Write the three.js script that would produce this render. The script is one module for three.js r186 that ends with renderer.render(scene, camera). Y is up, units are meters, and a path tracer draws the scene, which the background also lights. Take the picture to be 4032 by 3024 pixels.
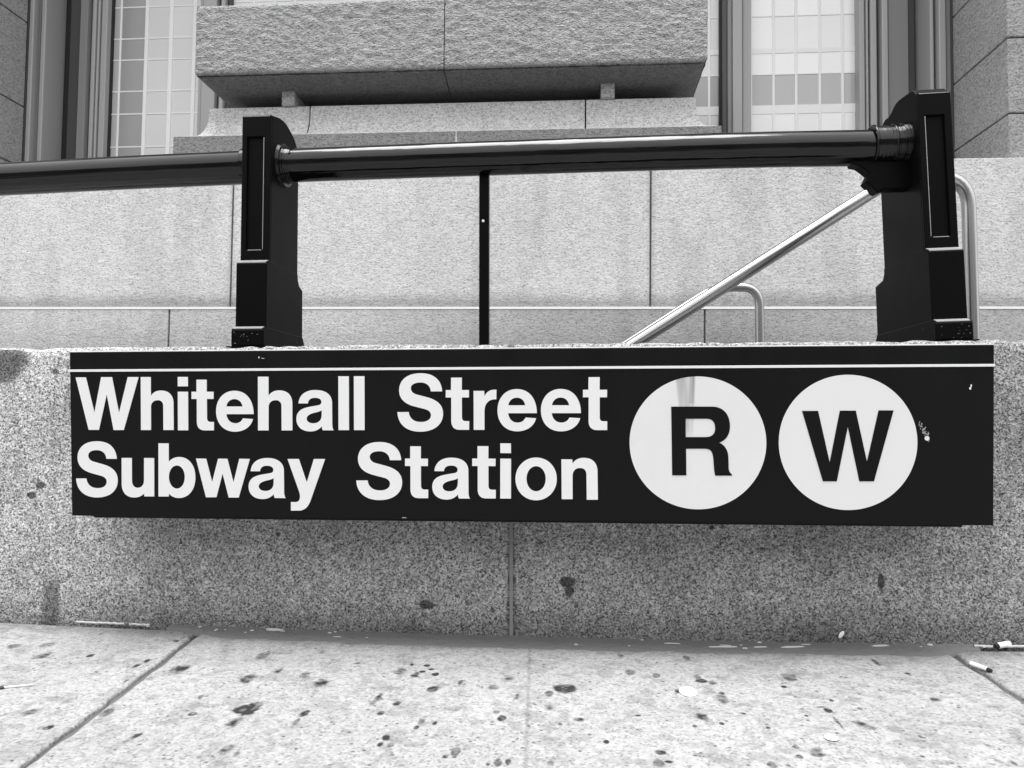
import * as THREE from 'three';
import { RoundedBoxGeometry } from 'three/addons/geometries/RoundedBoxGeometry.js';
import { mergeGeometries } from 'three/addons/utils/BufferGeometryUtils.js';

// ------------------------------------------------------------------ camera, sky, sun, exposure
const rad = (d) => d * Math.PI / 180;
const scene = new THREE.Scene();
const camera = new THREE.PerspectiveCamera(53.74, 4 / 3, 0.05, 400);
camera.position.set(0, 0, 1.9);
camera.rotation.set(rad(2.5), rad(4.766), rad(-0.033), 'YXZ');

const SKY = 1.0;                                  // luminance of the bright overcast sky overhead
function overcast() {                             // thin bright overcast, a little dimmer towards the horizon
  const w = 64, h = 32, d = new Float32Array(w * h * 4);
  for (let j = 0; j < h; j++) {
    const el = ((j + 0.5) / h - 0.5) * Math.PI;   // row 0 = straight down
    const s = Math.sin(el), L = s > 0 ? SKY * (0.48 + 0.72 * s) : SKY * 0.2;
    for (let i = 0; i < w; i++) { const k = (j * w + i) * 4; d[k] = L; d[k + 1] = L; d[k + 2] = L; d[k + 3] = 1; }
  }
  const t = new THREE.DataTexture(d, w, h, THREE.RGBAFormat, THREE.FloatType);
  t.mapping = THREE.EquirectangularReflectionMapping; t.magFilter = t.minFilter = THREE.LinearFilter; t.needsUpdate = true;
  return t;
}
scene.background = scene.environment = overcast();
const sun = new THREE.DirectionalLight(0xffffff, 1.5);   // the photograph is black and white: a neutral, veiled sun high above the street
sun.position.set(-0.6, 10, 0.6); sun.target.position.set(0, 0, 0);
sun.castShadow = true; sun.shadow.radius = 66; sun.shadow.mapSize.set(2048, 2048);
Object.assign(sun.shadow.camera, { left: -6, right: 6, top: 6, bottom: -6, near: 0.5, far: 30 });
scene.add(sun, sun.target);
const renderer = new THREE.WebGLRenderer({ antialias: true });
renderer.setSize(1024, 768);
renderer.toneMapping = THREE.LinearToneMapping;
renderer.toneMappingExposure = 2.5;
renderer.shadowMap.enabled = true;

// ------------------------------------------------------------------ helpers
function rng(seed) { let s = seed >>> 0; return () => { s = (s + 0x6D2B79F5) >>> 0; let t = Math.imul(s ^ (s >>> 15), 1 | s); t = (t + Math.imul(t ^ (t >>> 7), 61 | t)) ^ t; return ((t ^ (t >>> 14)) >>> 0) / 4294967296; }; }
const clamp = (v, a = 0, b = 1) => Math.min(b, Math.max(a, v));
const smooth = (a, b, v) => { const t = clamp((v - a) / (b - a)); return t * t * (3 - 2 * t); };
function hash(x, y, s) { let h = Math.imul(x | 0, 374761393) ^ Math.imul(y | 0, 668265263) ^ Math.imul(s | 0, 2147483647 ^ 0x5bd1e995); h = Math.imul(h ^ (h >>> 13), 1274126177); return ((h ^ (h >>> 16)) >>> 0) / 4294967296; }
function vnoise(x, y, px, py, seed) {             // tileable value noise, periods px and py in cells
  const x0 = Math.floor(x), y0 = Math.floor(y), fx = x - x0, fy = y - y0, m = (a, n) => ((a % n) + n) % n;
  const u = fx * fx * (3 - 2 * fx), v = fy * fy * (3 - 2 * fy), a = m(x0, px), b = m(x0 + 1, px), c = m(y0, py), d = m(y0 + 1, py);
  return (hash(a, c, seed) * (1 - u) + hash(b, c, seed) * u) * (1 - v) + (hash(a, d, seed) * (1 - u) + hash(b, d, seed) * u) * v;
}
const fbm = (u, v, cx, cy, seed, oct = 4) => { let s = 0, a = 0.5, n = 0; for (let o = 0; o < oct; o++) { s += a * vnoise(u * cx, v * cy, cx, cy, seed + o * 17); n += a; a *= 0.55; cx *= 2; cy *= 2; } return s / n; };
function grains(W, H, cell, seed, sx = 1) {       // crystal grains: every texel takes the tone of its nearest seed; sx stretches them sideways
  const nx = Math.round(W / (cell * sx)), ny = Math.round(H / cell), out = new Float32Array(W * H);
  for (let j = 0; j < H; j++) for (let i = 0; i < W; i++) {
    const x = i / W * nx, y = j / H * ny, xi = Math.floor(x), yi = Math.floor(y);
    let best = 9, t = 0;
    for (let b = -1; b < 2; b++) for (let a = -1; a < 2; a++) {
      const gx = xi + a, gy = yi + b, mx = (gx + nx) % nx, my = (gy + ny) % ny;
      const dx = gx + hash(mx, my, seed) - x, dy = gy + hash(mx, my, seed + 1) - y, d = dx * dx + dy * dy;
      if (d < best) { best = d; t = hash(mx, my, seed + 2); }
    }
    out[j * W + i] = t;
  }
  return out;
}
const enc = (v) => { v = clamp(v); return 255 * (v <= 0.0031308 ? 12.92 * v : 1.055 * Math.pow(v, 1 / 2.4) - 0.055); };
function dataTex(W, H, f, colour, wrap = THREE.RepeatWrapping) {   // f(i, j) -> linear value
  const d = new Uint8Array(W * H * 4);
  for (let j = 0; j < H; j++) for (let i = 0; i < W; i++) { const k = (j * W + i) * 4, v = f(i, j), b = colour ? enc(v) : 255 * clamp(v); d[k] = d[k + 1] = d[k + 2] = b; d[k + 3] = 255; }
  const t = new THREE.DataTexture(d, W, H, THREE.RGBAFormat);
  t.wrapS = t.wrapT = wrap; t.magFilter = THREE.LinearFilter; t.minFilter = THREE.LinearMipmapLinearFilter; t.generateMipmaps = true;
  if (colour) t.colorSpace = THREE.SRGBColorSpace;
  t.needsUpdate = true; return t;
}
const grey = (v) => new THREE.Color().setRGB(v, v, v);
const std = (v, roughness, o = {}) => new THREE.MeshPhysicalMaterial({ color: grey(v), roughness, ...o });

const used = {};
function numbered(n) { const k = used[n] = (used[n] ?? -1) + 1; return k ? `${n}_${String(k).padStart(3, '0')}` : n; }
function thing(name, label, category, pos = [0, 0, 0], extra = {}) {
  const g = new THREE.Group(); g.name = numbered(name); g.position.set(...pos); g.userData = { label, category, ...extra }; scene.add(g); return g;
}
function mesh(name, geo, mat, parent, label) {
  const m = new THREE.Mesh(geo, mat); m.name = name; m.castShadow = m.receiveShadow = true; if (label) m.userData.label = label; parent.add(m); return m;
}
function uvBox(geo, o = [0, 0, 0], su = 1, sv = 1, u0 = 0, v0 = 0) {   // uv in metres along the face's main axis; o = where the geometry's origin stands
  const g = geo.index ? geo.toNonIndexed() : geo, p = g.attributes.position, n = g.attributes.normal, uv = new Float32Array(p.count * 2);
  for (let i = 0; i < p.count; i += 3) {
    let ax = 0, ay = 0, az = 0;
    for (let k = 0; k < 3; k++) { ax += n.getX(i + k); ay += n.getY(i + k); az += n.getZ(i + k); }
    ax = Math.abs(ax); ay = Math.abs(ay); az = Math.abs(az);
    for (let k = 0; k < 3; k++) {
      const x = p.getX(i + k) + o[0], y = p.getY(i + k) + o[1], z = p.getZ(i + k) + o[2];
      const q = az >= ax && az >= ay ? [x, y] : ay >= ax ? [x, z] : [z, y];
      uv[(i + k) * 2] = (q[0] - u0) / su; uv[(i + k) * 2 + 1] = (q[1] - v0) / sv;
    }
  }
  g.setAttribute('uv', new THREE.BufferAttribute(uv, 2)); return g;
}
function block(x0, x1, y0, y1, z0, z1, r = 0.004, seg = 2) {
  const g = new RoundedBoxGeometry(x1 - x0, y1 - y0, z1 - z0, seg, Math.min(r, (x1 - x0) / 2.1, (y1 - y0) / 2.1, (z1 - z0) / 2.1));
  return g.translate((x0 + x1) / 2, (y0 + y1) / 2, (z0 + z1) / 2);
}
const plain = (x0, x1, y0, y1, z0, z1) => new THREE.BoxGeometry(x1 - x0, y1 - y0, z1 - z0).translate((x0 + x1) / 2, (y0 + y1) / 2, (z0 + z1) / 2);
function prismX(pts, x0, x1, bevel = 0) {         // outline of [z, y] points pushed along x
  const s = new THREE.Shape(pts.map(([z, y]) => new THREE.Vector2(-z, y)));
  const g = new THREE.ExtrudeGeometry(s, { depth: x1 - x0 - 2 * bevel, bevelEnabled: bevel > 0, bevelSize: bevel, bevelThickness: bevel, bevelSegments: 2, bevelOffset: -bevel, curveSegments: 16 });
  return g.rotateY(Math.PI / 2).translate(x0 + bevel, 0, 0);
}
function pipe(pts, r, bends = 0.08, seg = 64) {   // a round tube along straight runs with rounded corners
  const c = new THREE.CurvePath(), P = pts.map((p) => new THREE.Vector3(...p)); let from = P[0];
  for (let i = 1; i < P.length; i++) {
    if (i === P.length - 1) { c.add(new THREE.LineCurve3(from, P[i])); break; }
    const a = P[i].clone().sub(P[i - 1]).normalize(), b = P[i + 1].clone().sub(P[i]).normalize();
    const k = Math.min(bends, P[i].distanceTo(P[i - 1]) * 0.45, P[i].distanceTo(P[i + 1]) * 0.45);
    const p = P[i].clone().addScaledVector(a, -k), q = P[i].clone().addScaledVector(b, k);
    c.add(new THREE.LineCurve3(from, p)); c.add(new THREE.QuadraticBezierCurve3(p, P[i].clone(), q)); from = q;
  }
  return new THREE.TubeGeometry(c, seg, r, 24);
}
const cylX = (r, x0, x1, y, z, r2 = r) => new THREE.CylinderGeometry(r2, r, x1 - x0, 40).rotateZ(-Math.PI / 2).translate((x0 + x1) / 2, y, z);

// ------------------------------------------------------------------ measured outlines
const GLYPHS = {   // outlines in tenths of a millimetre from each letter's foot
  W: 'M19 1303L289 1301L497 424L684 1304L967 1303L1135 418L1373 1303L1652 1302L1254 -4L989 -4L824 881L609 0L342 0Z',
  h: 'M17 1305L276 1303L272 839C322 923 420 972 530 971C736 970 851 844 849 658L846 1L583 0L586 589C587 682 534 733 449 733C344 734 275 671 271 577L264 0L7 0Z',
  i: 'M16 1309L275 1307L275 1077L16 1078ZM14 946L276 945L269 0L7 0Z',
  t: 'M141 1241L401 1240L397 945L571 945L568 768L398 769L397 305C396 235 422 207 490 207L572 207L569 1L343 0C210 0 139 72 138 212L142 769L9 770L11 946L137 946Z',
  e: 'M935 404L257 404C270 270 355 182 479 182C575 182 636 231 666 301L917 285C871 102 702 -24 466 -24C185 -25 1 180 3 468C4 764 190 975 467 974C763 972 934 739 935 404ZM260 591L660 590C643 700 572 769 464 770C358 770 279 701 260 591Z',
  S: 'M803 941L1072 942C1056 1212 879 1377 558 1376C236 1375 55 1210 51 974C49 773 176 644 423 581L657 521C755 494 804 447 803 372C802 277 709 213 561 212C393 211 287 302 277 451L7 449C15 159 216 -22 550 -19C884 -16 1086 155 1089 406C1092 613 956 735 723 800L464 869C373 897 329 951 330 1022C331 1104 418 1154 559 1155C703 1155 795 1071 803 941Z',
  u: 'M13 952L276 953L271 404C269 279 330 216 415 217C518 218 583 289 584 406L592 954L851 951L841 7L587 5L583 77C523 14 437 -22 331 -23C130 -25 4 96 7 308Z',
  b: 'M17 1310L280 1309L276 851C331 926 429 975 538 976C792 977 954 770 951 479C947 176 780 -31 525 -33C416 -34 331 7 269 77L266 2L2 0ZM274 482C276 643 367 767 482 768C597 768 684 645 682 484C680 323 590 199 475 198C359 197 272 320 274 482Z',
  w: 'M11 953L270 950L415 378L573 951L806 949L956 375L1108 951L1373 947L1083 4L831 2L682 589L519 7L254 4Z',
  a: 'M58 650C77 850 224 974 478 973C753 972 887 848 888 665L889 207C887 92 896 35 924 1L657 1C638 28 632 58 632 99C568 23 473 -27 351 -27C132 -27 1 92 3 276C5 471 149 540 361 574L550 606C609 619 628 647 626 693C622 752 563 785 469 785C363 785 300 739 292 650ZM633 487C595 459 548 445 454 425C336 397 258 356 257 280C257 212 322 170 416 170C546 170 626 241 630 367Z',
  l: 'M12 1296L271 1295L264 0L5 0Z',
  y: 'M9 943L291 945L481 379L663 946L941 947L588 -16C528 -201 432 -305 279 -307L80 -309L82 -101L198 -100C292 -99 322 -18 306 86C299 132 290 155 283 173Z',
  r: 'M6 924L259 923L265 795C309 889 389 952 501 951L551 951L548 724C365 731 267 630 263 439L261 0L5 0Z',
  o: 'M3 468C4 754 218 975 495 976C770 977 981 759 980 474C978 189 766 -32 490 -34C213 -36 1 182 3 468ZM266 474C266 642 366 771 494 772C621 772 719 644 718 477C718 310 619 180 491 179C363 178 265 307 266 474Z',
  n: 'M4 940L260 936L264 840C324 930 413 975 524 975C724 976 845 865 846 665L853 -6L594 -8L589 574C585 686 535 737 439 736C335 736 266 673 265 550L263 2L7 0Z',
  R: 'M4 1598L933 1596C1205 1596 1339 1403 1339 1141C1339 951 1247 819 1096 761C1218 717 1304 586 1304 396L1309 162C1318 104 1338 60 1381 37L1381 2L1003 0C969 146 974 263 960 395C946 556 903 623 760 622L342 621L347 2L23 0ZM335 1316L804 1316C947 1316 1005 1228 1004 1097C1004 965 932 892 789 892L334 891Z',
  V: 'M0 1613L356 1613L614 438L837 1618L1188 1618L1436 456L1687 1623L2016 1622L1590 10L1268 8L1013 1252L771 5L463 3Z',
};
const LETTERS = [   // glyph, foot u, v (mm), width factor
  ['W', 14.0, 214.1, 1.000],
  ['h', 183.0, 213.8, 1.000],
  ['i', 277.8, 213.2, 1.000],
  ['t', 313.1, 213.0, 1.000],
  ['e', 375.6, 212.3, 1.016],
  ['h', 480.4, 213.1, 1.024],
  ['a', 576.9, 213.4, 1.000],
  ['l', 680.6, 214.0, 1.000],
  ['l', 718.7, 214.0, 1.005],
  ['S', 824.9, 212.3, 1.019],
  ['t', 941.7, 214.9, 0.993],
  ['r', 1008.7, 214.9, 1.000],
  ['e', 1065.7, 213.9, 1.000],
  ['e', 1168.4, 213.9, 1.007],
  ['t', 1266.4, 214.5, 1.002],
  ['S', 13.0, 48.3, 1.000],
  ['u', 131.5, 49.5, 1.000],
  ['b', 226.4, 50.1, 1.000],
  ['w', 322.5, 48.8, 1.000],
  ['a', 455.7, 48.7, 1.002],
  ['y', 553.3, 49.5, 1.000],
  ['S', 723.1, 47.9, 1.034],
  ['t', 842.1, 51.4, 0.991],
  ['a', 908.3, 51.3, 0.984],
  ['t', 1004.0, 52.1, 0.996],
  ['i', 1070.7, 52.2, 0.974],
  ['o', 1107.4, 52.1, 1.000],
  ['n', 1215.9, 51.9, 1.000],
  ['R', 1470.6, 109.5, 1.000],
  ['V', 1766.1, 97.6, 1.000],
];
const STAINS = [   // x, z, half sizes (mm), darkness (%)
  [-618,491,25,32,75], [-867,539,13,21,55], [-853,290,21,35,40], [-720,183,13,30,45], [-692,336,19,28,35], [-1204,245,17,26,30], [-964,282,8,18,40], [-959,252,7,14,40],
  [-735,443,6,12,30], [-709,526,8,10,55], [-617,553,14,27,30], [-755,627,9,20,35], [-760,650,11,14,30], [-578,664,13,22,28], [-555,676,9,12,35], [-926,609,9,13,35],
  [-1008,556,12,17,25], [-972,101,11,11,40], [-931,378,5,10,35], [-1104,233,7,12,35], [-1318,199,16,25,25], [-1252,174,16,25,20], [-643,281,10,32,40], [-580,300,13,24,25],
  [-527,345,21,34,35], [-504,503,9,21,40], [-506,539,6,20,45], [-388,408,10,20,35], [-392,435,9,16,35], [-345,437,7,12,40], [-363,486,7,11,35], [-366,208,5,9,90],
  [-332,211,8,8,80], [-317,233,8,7,90], [-334,251,7,8,85], [-302,265,8,14,85], [-345,272,10,16,40], [-379,255,16,32,25], [-291,348,15,20,40], [-242,311,9,21,40],
  [-139,488,9,14,60], [-150,459,7,7,50], [-285,543,6,11,60], [-282,517,7,14,30], [-256,521,5,11,35], [-327,589,10,15,40], [-313,618,6,11,50], [-331,615,6,11,40],
  [-200,638,9,21,50], [-214,653,5,7,40], [-126,664,6,15,50], [-111,661,5,13,50], [-142,674,4,7,50], [-145,276,12,23,30], [-171,331,13,21,25], [-118,376,3,15,50],
  [-489,209,11,11,30], [-594,145,9,14,30], [-24,326,22,25,70], [-55,357,9,17,50], [114,215,12,18,45], [171,230,9,16,45], [102,102,8,19,45], [252,108,10,20,45],
  [261,258,12,13,75], [282,268,11,17,30], [257,235,11,20,25], [203,322,6,10,70], [289,327,6,7,55], [6,482,12,12,35], [-53,430,11,19,30], [50,573,5,8,80],
  [137,610,10,10,65], [130,647,9,16,50], [146,641,7,5,60], [230,449,12,21,35], [210,494,7,9,35], [310,431,7,9,35], [260,480,4,6,55], [339,494,4,6,70],
  [-43,662,6,12,45], [-30,506,4,4,70], [68,377,4,6,50], [113,454,5,4,60], [285,363,15,30,25], [309,637,7,12,50], [449,219,15,25,50], [423,282,6,8,95],
  [471,405,9,13,75], [463,387,10,5,50], [470,464,3,33,50], [494,352,5,7,60], [507,467,17,21,30], [366,570,6,11,50], [360,606,6,9,60], [394,589,12,20,30],
  [423,433,4,6,60], [339,494,4,6,70], [706,187,8,14,40], [668,110,6,24,30], [568,218,7,7,40], [694,336,10,10,35], [590,513,4,6,50], [559,593,2,4,60],
  [609,288,5,9,40], [533,391,4,7,50], [334,640,4,6,60], [306,642,6,11,50], [692,606,5,15,35], [685,544,6,5,30],
];

// ------------------------------------------------------------------ materials
// coarse salt-and-pepper granite of the low wall, with its own dirt and the sign's shade in its colour; the picture covers x -1.6..1.15, y -0.62..0.2
const KW = 2048, KH = 640, KX = 2.75, KY = 0.82;
const kneeGrain = grains(KW, KH, 2.3, 11), kneeGrain2 = grains(KW, KH, 6.5, 31);
const kneeSpots = [[-0.375, -0.471, 0.020, 0.012], [-0.024, -0.408, 0.018, 0.012], [-0.018, -0.432, 0.012, 0.012], [-1.409, -0.179, 0.012, 0.008], [-1.432, -0.206, 0.012, 0.009], [-1.376, 0.12, 0.007, 0.007], [0.727, -0.394, 0.007, 0.018], [-0.76, -0.30, 0.006, 0.006], [0.33, -0.27, 0.006, 0.006]];
function kneeTone(i, j) {
  const u = i / KW, v = j / KH, x = u * KX - 1.6, y = v * KY - 0.62, g = kneeGrain[j * KW + i], g2 = kneeGrain2[j * KW + i];
  let t = g < 0.13 ? 0.05 + 0.5 * g : 0.20 + 0.42 * Math.pow((g - 0.13) / 0.87, 1.2);
  if (hash(i, j, 13) < 0.10) t *= 0.5;
  t *= 0.82 + 0.36 * g2;
  const low = fbm(u, v, 14, 4, 71, 4), mid = fbm(u, v, 60, 18, 93, 3);
  t *= 0.68 + 0.64 * low; t *= 0.84 + 0.32 * mid;
  t *= 0.88 + 0.24 * fbm(u, v, 220, 5, 97, 3);                                          // faint upright streaks
  t *= x > -0.161 ? 0.78 - 0.08 * smooth(0.4, 1.05, x) : 0.86 + 0.36 * smooth(-0.95, -1.45, x);  // right stone darker; shade around the sign coloured in, fading leftwards
  t *= 1 - 0.46 * smooth(-0.43 + 0.22 * (low - 0.5), -0.56, y);                          // splashed dirt along the foot
  t *= 1 - 0.45 * smooth(0.055, 0.0, Math.hypot((x + 0.425) * 0.45, y + 0.545));
  t *= 1 - 0.40 * smooth(0.06, 0.0, Math.hypot((x - 0.567) * 0.45, y + 0.52));
  t *= 1 - 0.55 * smooth(0.030, 0.012, Math.abs(x + 1.372 + 0.01 * (mid - 0.5))) * smooth(-0.40, -0.45, y);
  t *= 1 - 0.75 * smooth(0.52, 0.72, low * 0.35 + smooth(0.16, 0.02, Math.hypot((x + 1.54) * 0.9, y - 0.165)) * 0.62);   // black corner
  for (const [sx, sy, rx, ry] of kneeSpots) { const d = Math.hypot((x - sx) / rx, (y - sy) / ry); if (d < 1.6) t *= 1 - 0.82 * smooth(1.25, 0.8, d + 0.6 * (mid - 0.5)); }
  return t;
}
const kneeMap = dataTex(KW, KH, kneeTone, true, THREE.MirroredRepeatWrapping);
const kneeBump = dataTex(KW, KH, (i, j) => 0.55 * kneeGrain[j * KW + i] + 0.45 * kneeGrain2[j * KW + i], false, THREE.MirroredRepeatWrapping);
const kneeStone = new THREE.MeshPhysicalMaterial({ map: kneeMap, bumpMap: kneeBump, bumpScale: 0.0022, roughness: 0.85 });

// fine pale granite of the stair wall and the building: one tile of 1.5 m
const FN = 1024, FS = 1.5;
const fineA = grains(FN, FN, 3.0, 51, 1.7), fineB = grains(FN, FN, 7, 57, 2.2);
const fineAt = (i, j) => { const g = fineA[j * FN + i], g2 = fineB[j * FN + i]; return (g < 0.14 ? 0.55 : g < 0.4 ? 0.80 : 1.02) * (0.88 + 0.2 * g2) * (0.9 + 0.2 * fbm(i / FN, j / FN, 6, 6, 5, 3)); };
const fineMap = dataTex(FN, FN, (i, j) => 0.92 * fineAt(i, j), true);
const fineBump = dataTex(FN, FN, (i, j) => 0.5 * fineA[j * FN + i] + 0.5 * fineB[j * FN + i], false);
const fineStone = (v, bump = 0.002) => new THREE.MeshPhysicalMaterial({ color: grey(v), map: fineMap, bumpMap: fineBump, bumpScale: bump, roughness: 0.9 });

// the stair wall's stones carry grime that gathers above each joint; the picture covers x -4.2..3.2, y -0.2..1.32
const BW = 2048, BH = 512;
const wallMap = dataTex(BW, BH, (i, j) => {
  const u = i / BW, v = j / BH, x = u * 7.4 - 4.2, y = v * 1.52 - 0.2, low = fbm(u, v, 24, 5, 203, 4), fine = fbm(u, v, 260, 70, 207, 2);
  const g = hash(i >> 1, j, 77), f = (g < 0.09 ? 0.55 : g < 0.30 ? 0.84 : 1.06) * (0.90 + 0.2 * fine);
  let t = 0.61 * f * (1 + 0.10 * (hash(Math.floor((x + 10 - (y > 0.562 ? 0.15 : 0.48)) / 2.25), y > 0.562 ? 1 : 2, 5) - 0.5)) * (1 - 0.10 * smooth(0.55, 0.7, fbm(u, v, 50, 2, 233, 3))) * (0.92 + 0.16 * low);
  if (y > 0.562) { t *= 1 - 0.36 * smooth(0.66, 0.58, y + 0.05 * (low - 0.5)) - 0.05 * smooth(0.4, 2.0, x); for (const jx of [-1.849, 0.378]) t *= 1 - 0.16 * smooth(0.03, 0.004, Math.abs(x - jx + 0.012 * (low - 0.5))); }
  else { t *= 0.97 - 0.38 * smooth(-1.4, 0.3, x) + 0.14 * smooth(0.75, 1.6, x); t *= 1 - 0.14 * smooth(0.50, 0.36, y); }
  return t;
}, true, THREE.MirroredRepeatWrapping);
const wallBump = dataTex(1024, 1024, (i, j) => 0.5 * fineA[j * FN + i] + 0.5 * fineB[j * FN + i], false);
wallBump.repeat.set(7.4 / FS, 1.52 / FS);
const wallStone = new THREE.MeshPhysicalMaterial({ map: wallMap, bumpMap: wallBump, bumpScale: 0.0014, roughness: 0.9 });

// bush-hammered face of the big block: short level pits
const RN = 1024;
const pitA = (i, j) => fbm(i / RN, j / RN, 80, 150, 301, 3), pitB = (i, j) => fbm(i / RN, j / RN, 210, 330, 331, 2);
const pits = new Float32Array(RN * RN), relief = new Float32Array(RN * RN);
for (let j = 0; j < RN; j++) for (let i = 0; i < RN; i++) { const a = pitA(i, j), b = pitB(i, j); relief[j * RN + i] = clamp(0.6 * a + 0.4 * b); pits[j * RN + i] = smooth(0.20, 0.55, 0.5 * a + 0.5 * b); }
const roughMap = dataTex(RN, RN, (i, j) => (0.25 + 0.19 * pits[j * RN + i]) * (0.9 + 0.2 * fbm(i / RN, j / RN, 5, 5, 3, 3)) * (hash(i, j, 9) < 0.1 ? 0.75 : 1), true);
const roughBump = dataTex(RN, RN, (i, j) => relief[j * RN + i], false);
const roughStone = new THREE.MeshPhysicalMaterial({ map: roughMap, bumpMap: roughBump, bumpScale: 0.027, roughness: 0.92 });

// pavement concrete with its old stains; the picture covers x -1.6..1.3, z 0..1.1
const CW = 2048, CH = 776, CX = 2.9, CZ = 1.1;
const grit = grains(CW, CH, 2.6, 401), grit2 = grains(CW, CH, 6, 409);
const stain = new Float32Array(CW * CH);
STAINS.forEach(([sx, sz, rx, rz, k], n) => {
  const X = (sx / 1000 + 1.6) / CX * CW, Y = sz / 1000 / CZ * CH, RX = Math.max(rx, 4) / 1000 / CX * CW, RY = Math.max(rz, 4) / 1000 / CZ * CH;
  for (let j = Math.max(0, Math.floor(Y - RY * 1.7)); j < Math.min(CH, Y + RY * 1.7); j++) for (let i = Math.max(0, Math.floor(X - RX * 1.7)); i < Math.min(CW, X + RX * 1.7); i++) {
    const wob = fbm(i / CW, j / CH, 120, 46, 500 + n, 3) - 0.5, d = Math.hypot((i - X) / RX, (j - Y) / RY) + wob * (k < 45 ? 1.5 : 0.9);
    const s = (k < 45 ? 2.0 : 1.05) * k / 100 * smooth(1.15, k < 45 ? 0.35 : 0.70, d) * (0.55 + 0.8 * (vnoise(i / 5, j / 5, 4096, 4096, 7)));
    stain[j * CW + i] = Math.max(stain[j * CW + i], s);
  }
});
const paveMap = dataTex(CW, CH, (i, j) => {
  const u = i / CW, v = j / CH, g = grit[j * CW + i], g2 = grit2[j * CW + i], low = fbm(u, v, 12, 5, 421, 4), mid = fbm(u, v, 70, 27, 431, 3);
  let t = 0.325 * (g < 0.10 ? 0.62 : g < 0.35 ? 0.87 : 1.03) * (0.85 + 0.24 * g2) * (0.88 + 0.22 * low);
  const blot = fbm(u, v, 90, 34, 441, 3); t *= 1 - 0.20 * smooth(0.60, 0.70, blot);
  t *= 1 - 0.18 * smooth(0.60, 0.74, mid);
  if (hash(i >> 2, j >> 2, 91) < 0.006) t *= 0.4;
  const x = u * CX - 1.6, z = v * CZ;
  t *= 1 - 0.25 * smooth(0.006, 0.001, Math.abs(x + 0.115 - 0.05 * z));                 // hairline down the middle slab
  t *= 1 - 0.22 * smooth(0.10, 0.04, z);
  return t * (1 - Math.min(0.95, 1.3 * stain[j * CW + i]));
}, true, THREE.MirroredRepeatWrapping);
const paveBump = dataTex(CW, CH, (i, j) => 0.6 * grit[j * CW + i] + 0.4 * grit2[j * CW + i], false, THREE.MirroredRepeatWrapping);
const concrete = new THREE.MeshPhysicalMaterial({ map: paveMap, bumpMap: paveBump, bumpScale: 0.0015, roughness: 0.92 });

const lumpy = dataTex(256, 256, (i, j) => fbm(i / 256, j / 256, 10, 10, 601, 4), false);
const iron = std(0.003, 0.42, { bumpMap: lumpy, bumpScale: 0.0006, specularIntensity: 0.12 });
const chipped = std(0.16, 0.6);
const glintTone = std(0.45, 0.4, { metalness: 0.4 });                      // pale colour standing in for glints on post edges and bolts
const pipePaint = std(0.002, 0.11, { bumpMap: lumpy, bumpScale: 0.0011, specularIntensity: 0.8 });   // the hand-polished pipe shines more than the posts      // thick glossy black paint
const steelRough = dataTex(64, 512, (i, j) => 0.22 + 0.14 * hash(0, j, 5), false);
const steel = new THREE.MeshPhysicalMaterial({ color: grey(0.42), metalness: 1, roughness: 1, roughnessMap: steelRough });
const smear = dataTex(512, 128, (i, j) => 0.30 + 0.35 * fbm(i / 512, j / 128, 40, 3, 811, 4), false);
const signBlack = std(0.0042, 1, { specularIntensity: 0.28, roughnessMap: smear }), signWhite = std(0.74, 0.5), signEdge = std(0.006, 0.6, { specularIntensity: 0.3 });
const mortarPale = std(0.86, 0.95), mortarDark = std(0.10, 0.95, { bumpMap: lumpy, bumpScale: 0.002 });
const mortarGrey = std(0.22, 0.95, { bumpMap: lumpy, bumpScale: 0.004 });
const tar = std(0.13, 0.8, { bumpMap: lumpy, bumpScale: 0.006 });

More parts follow.
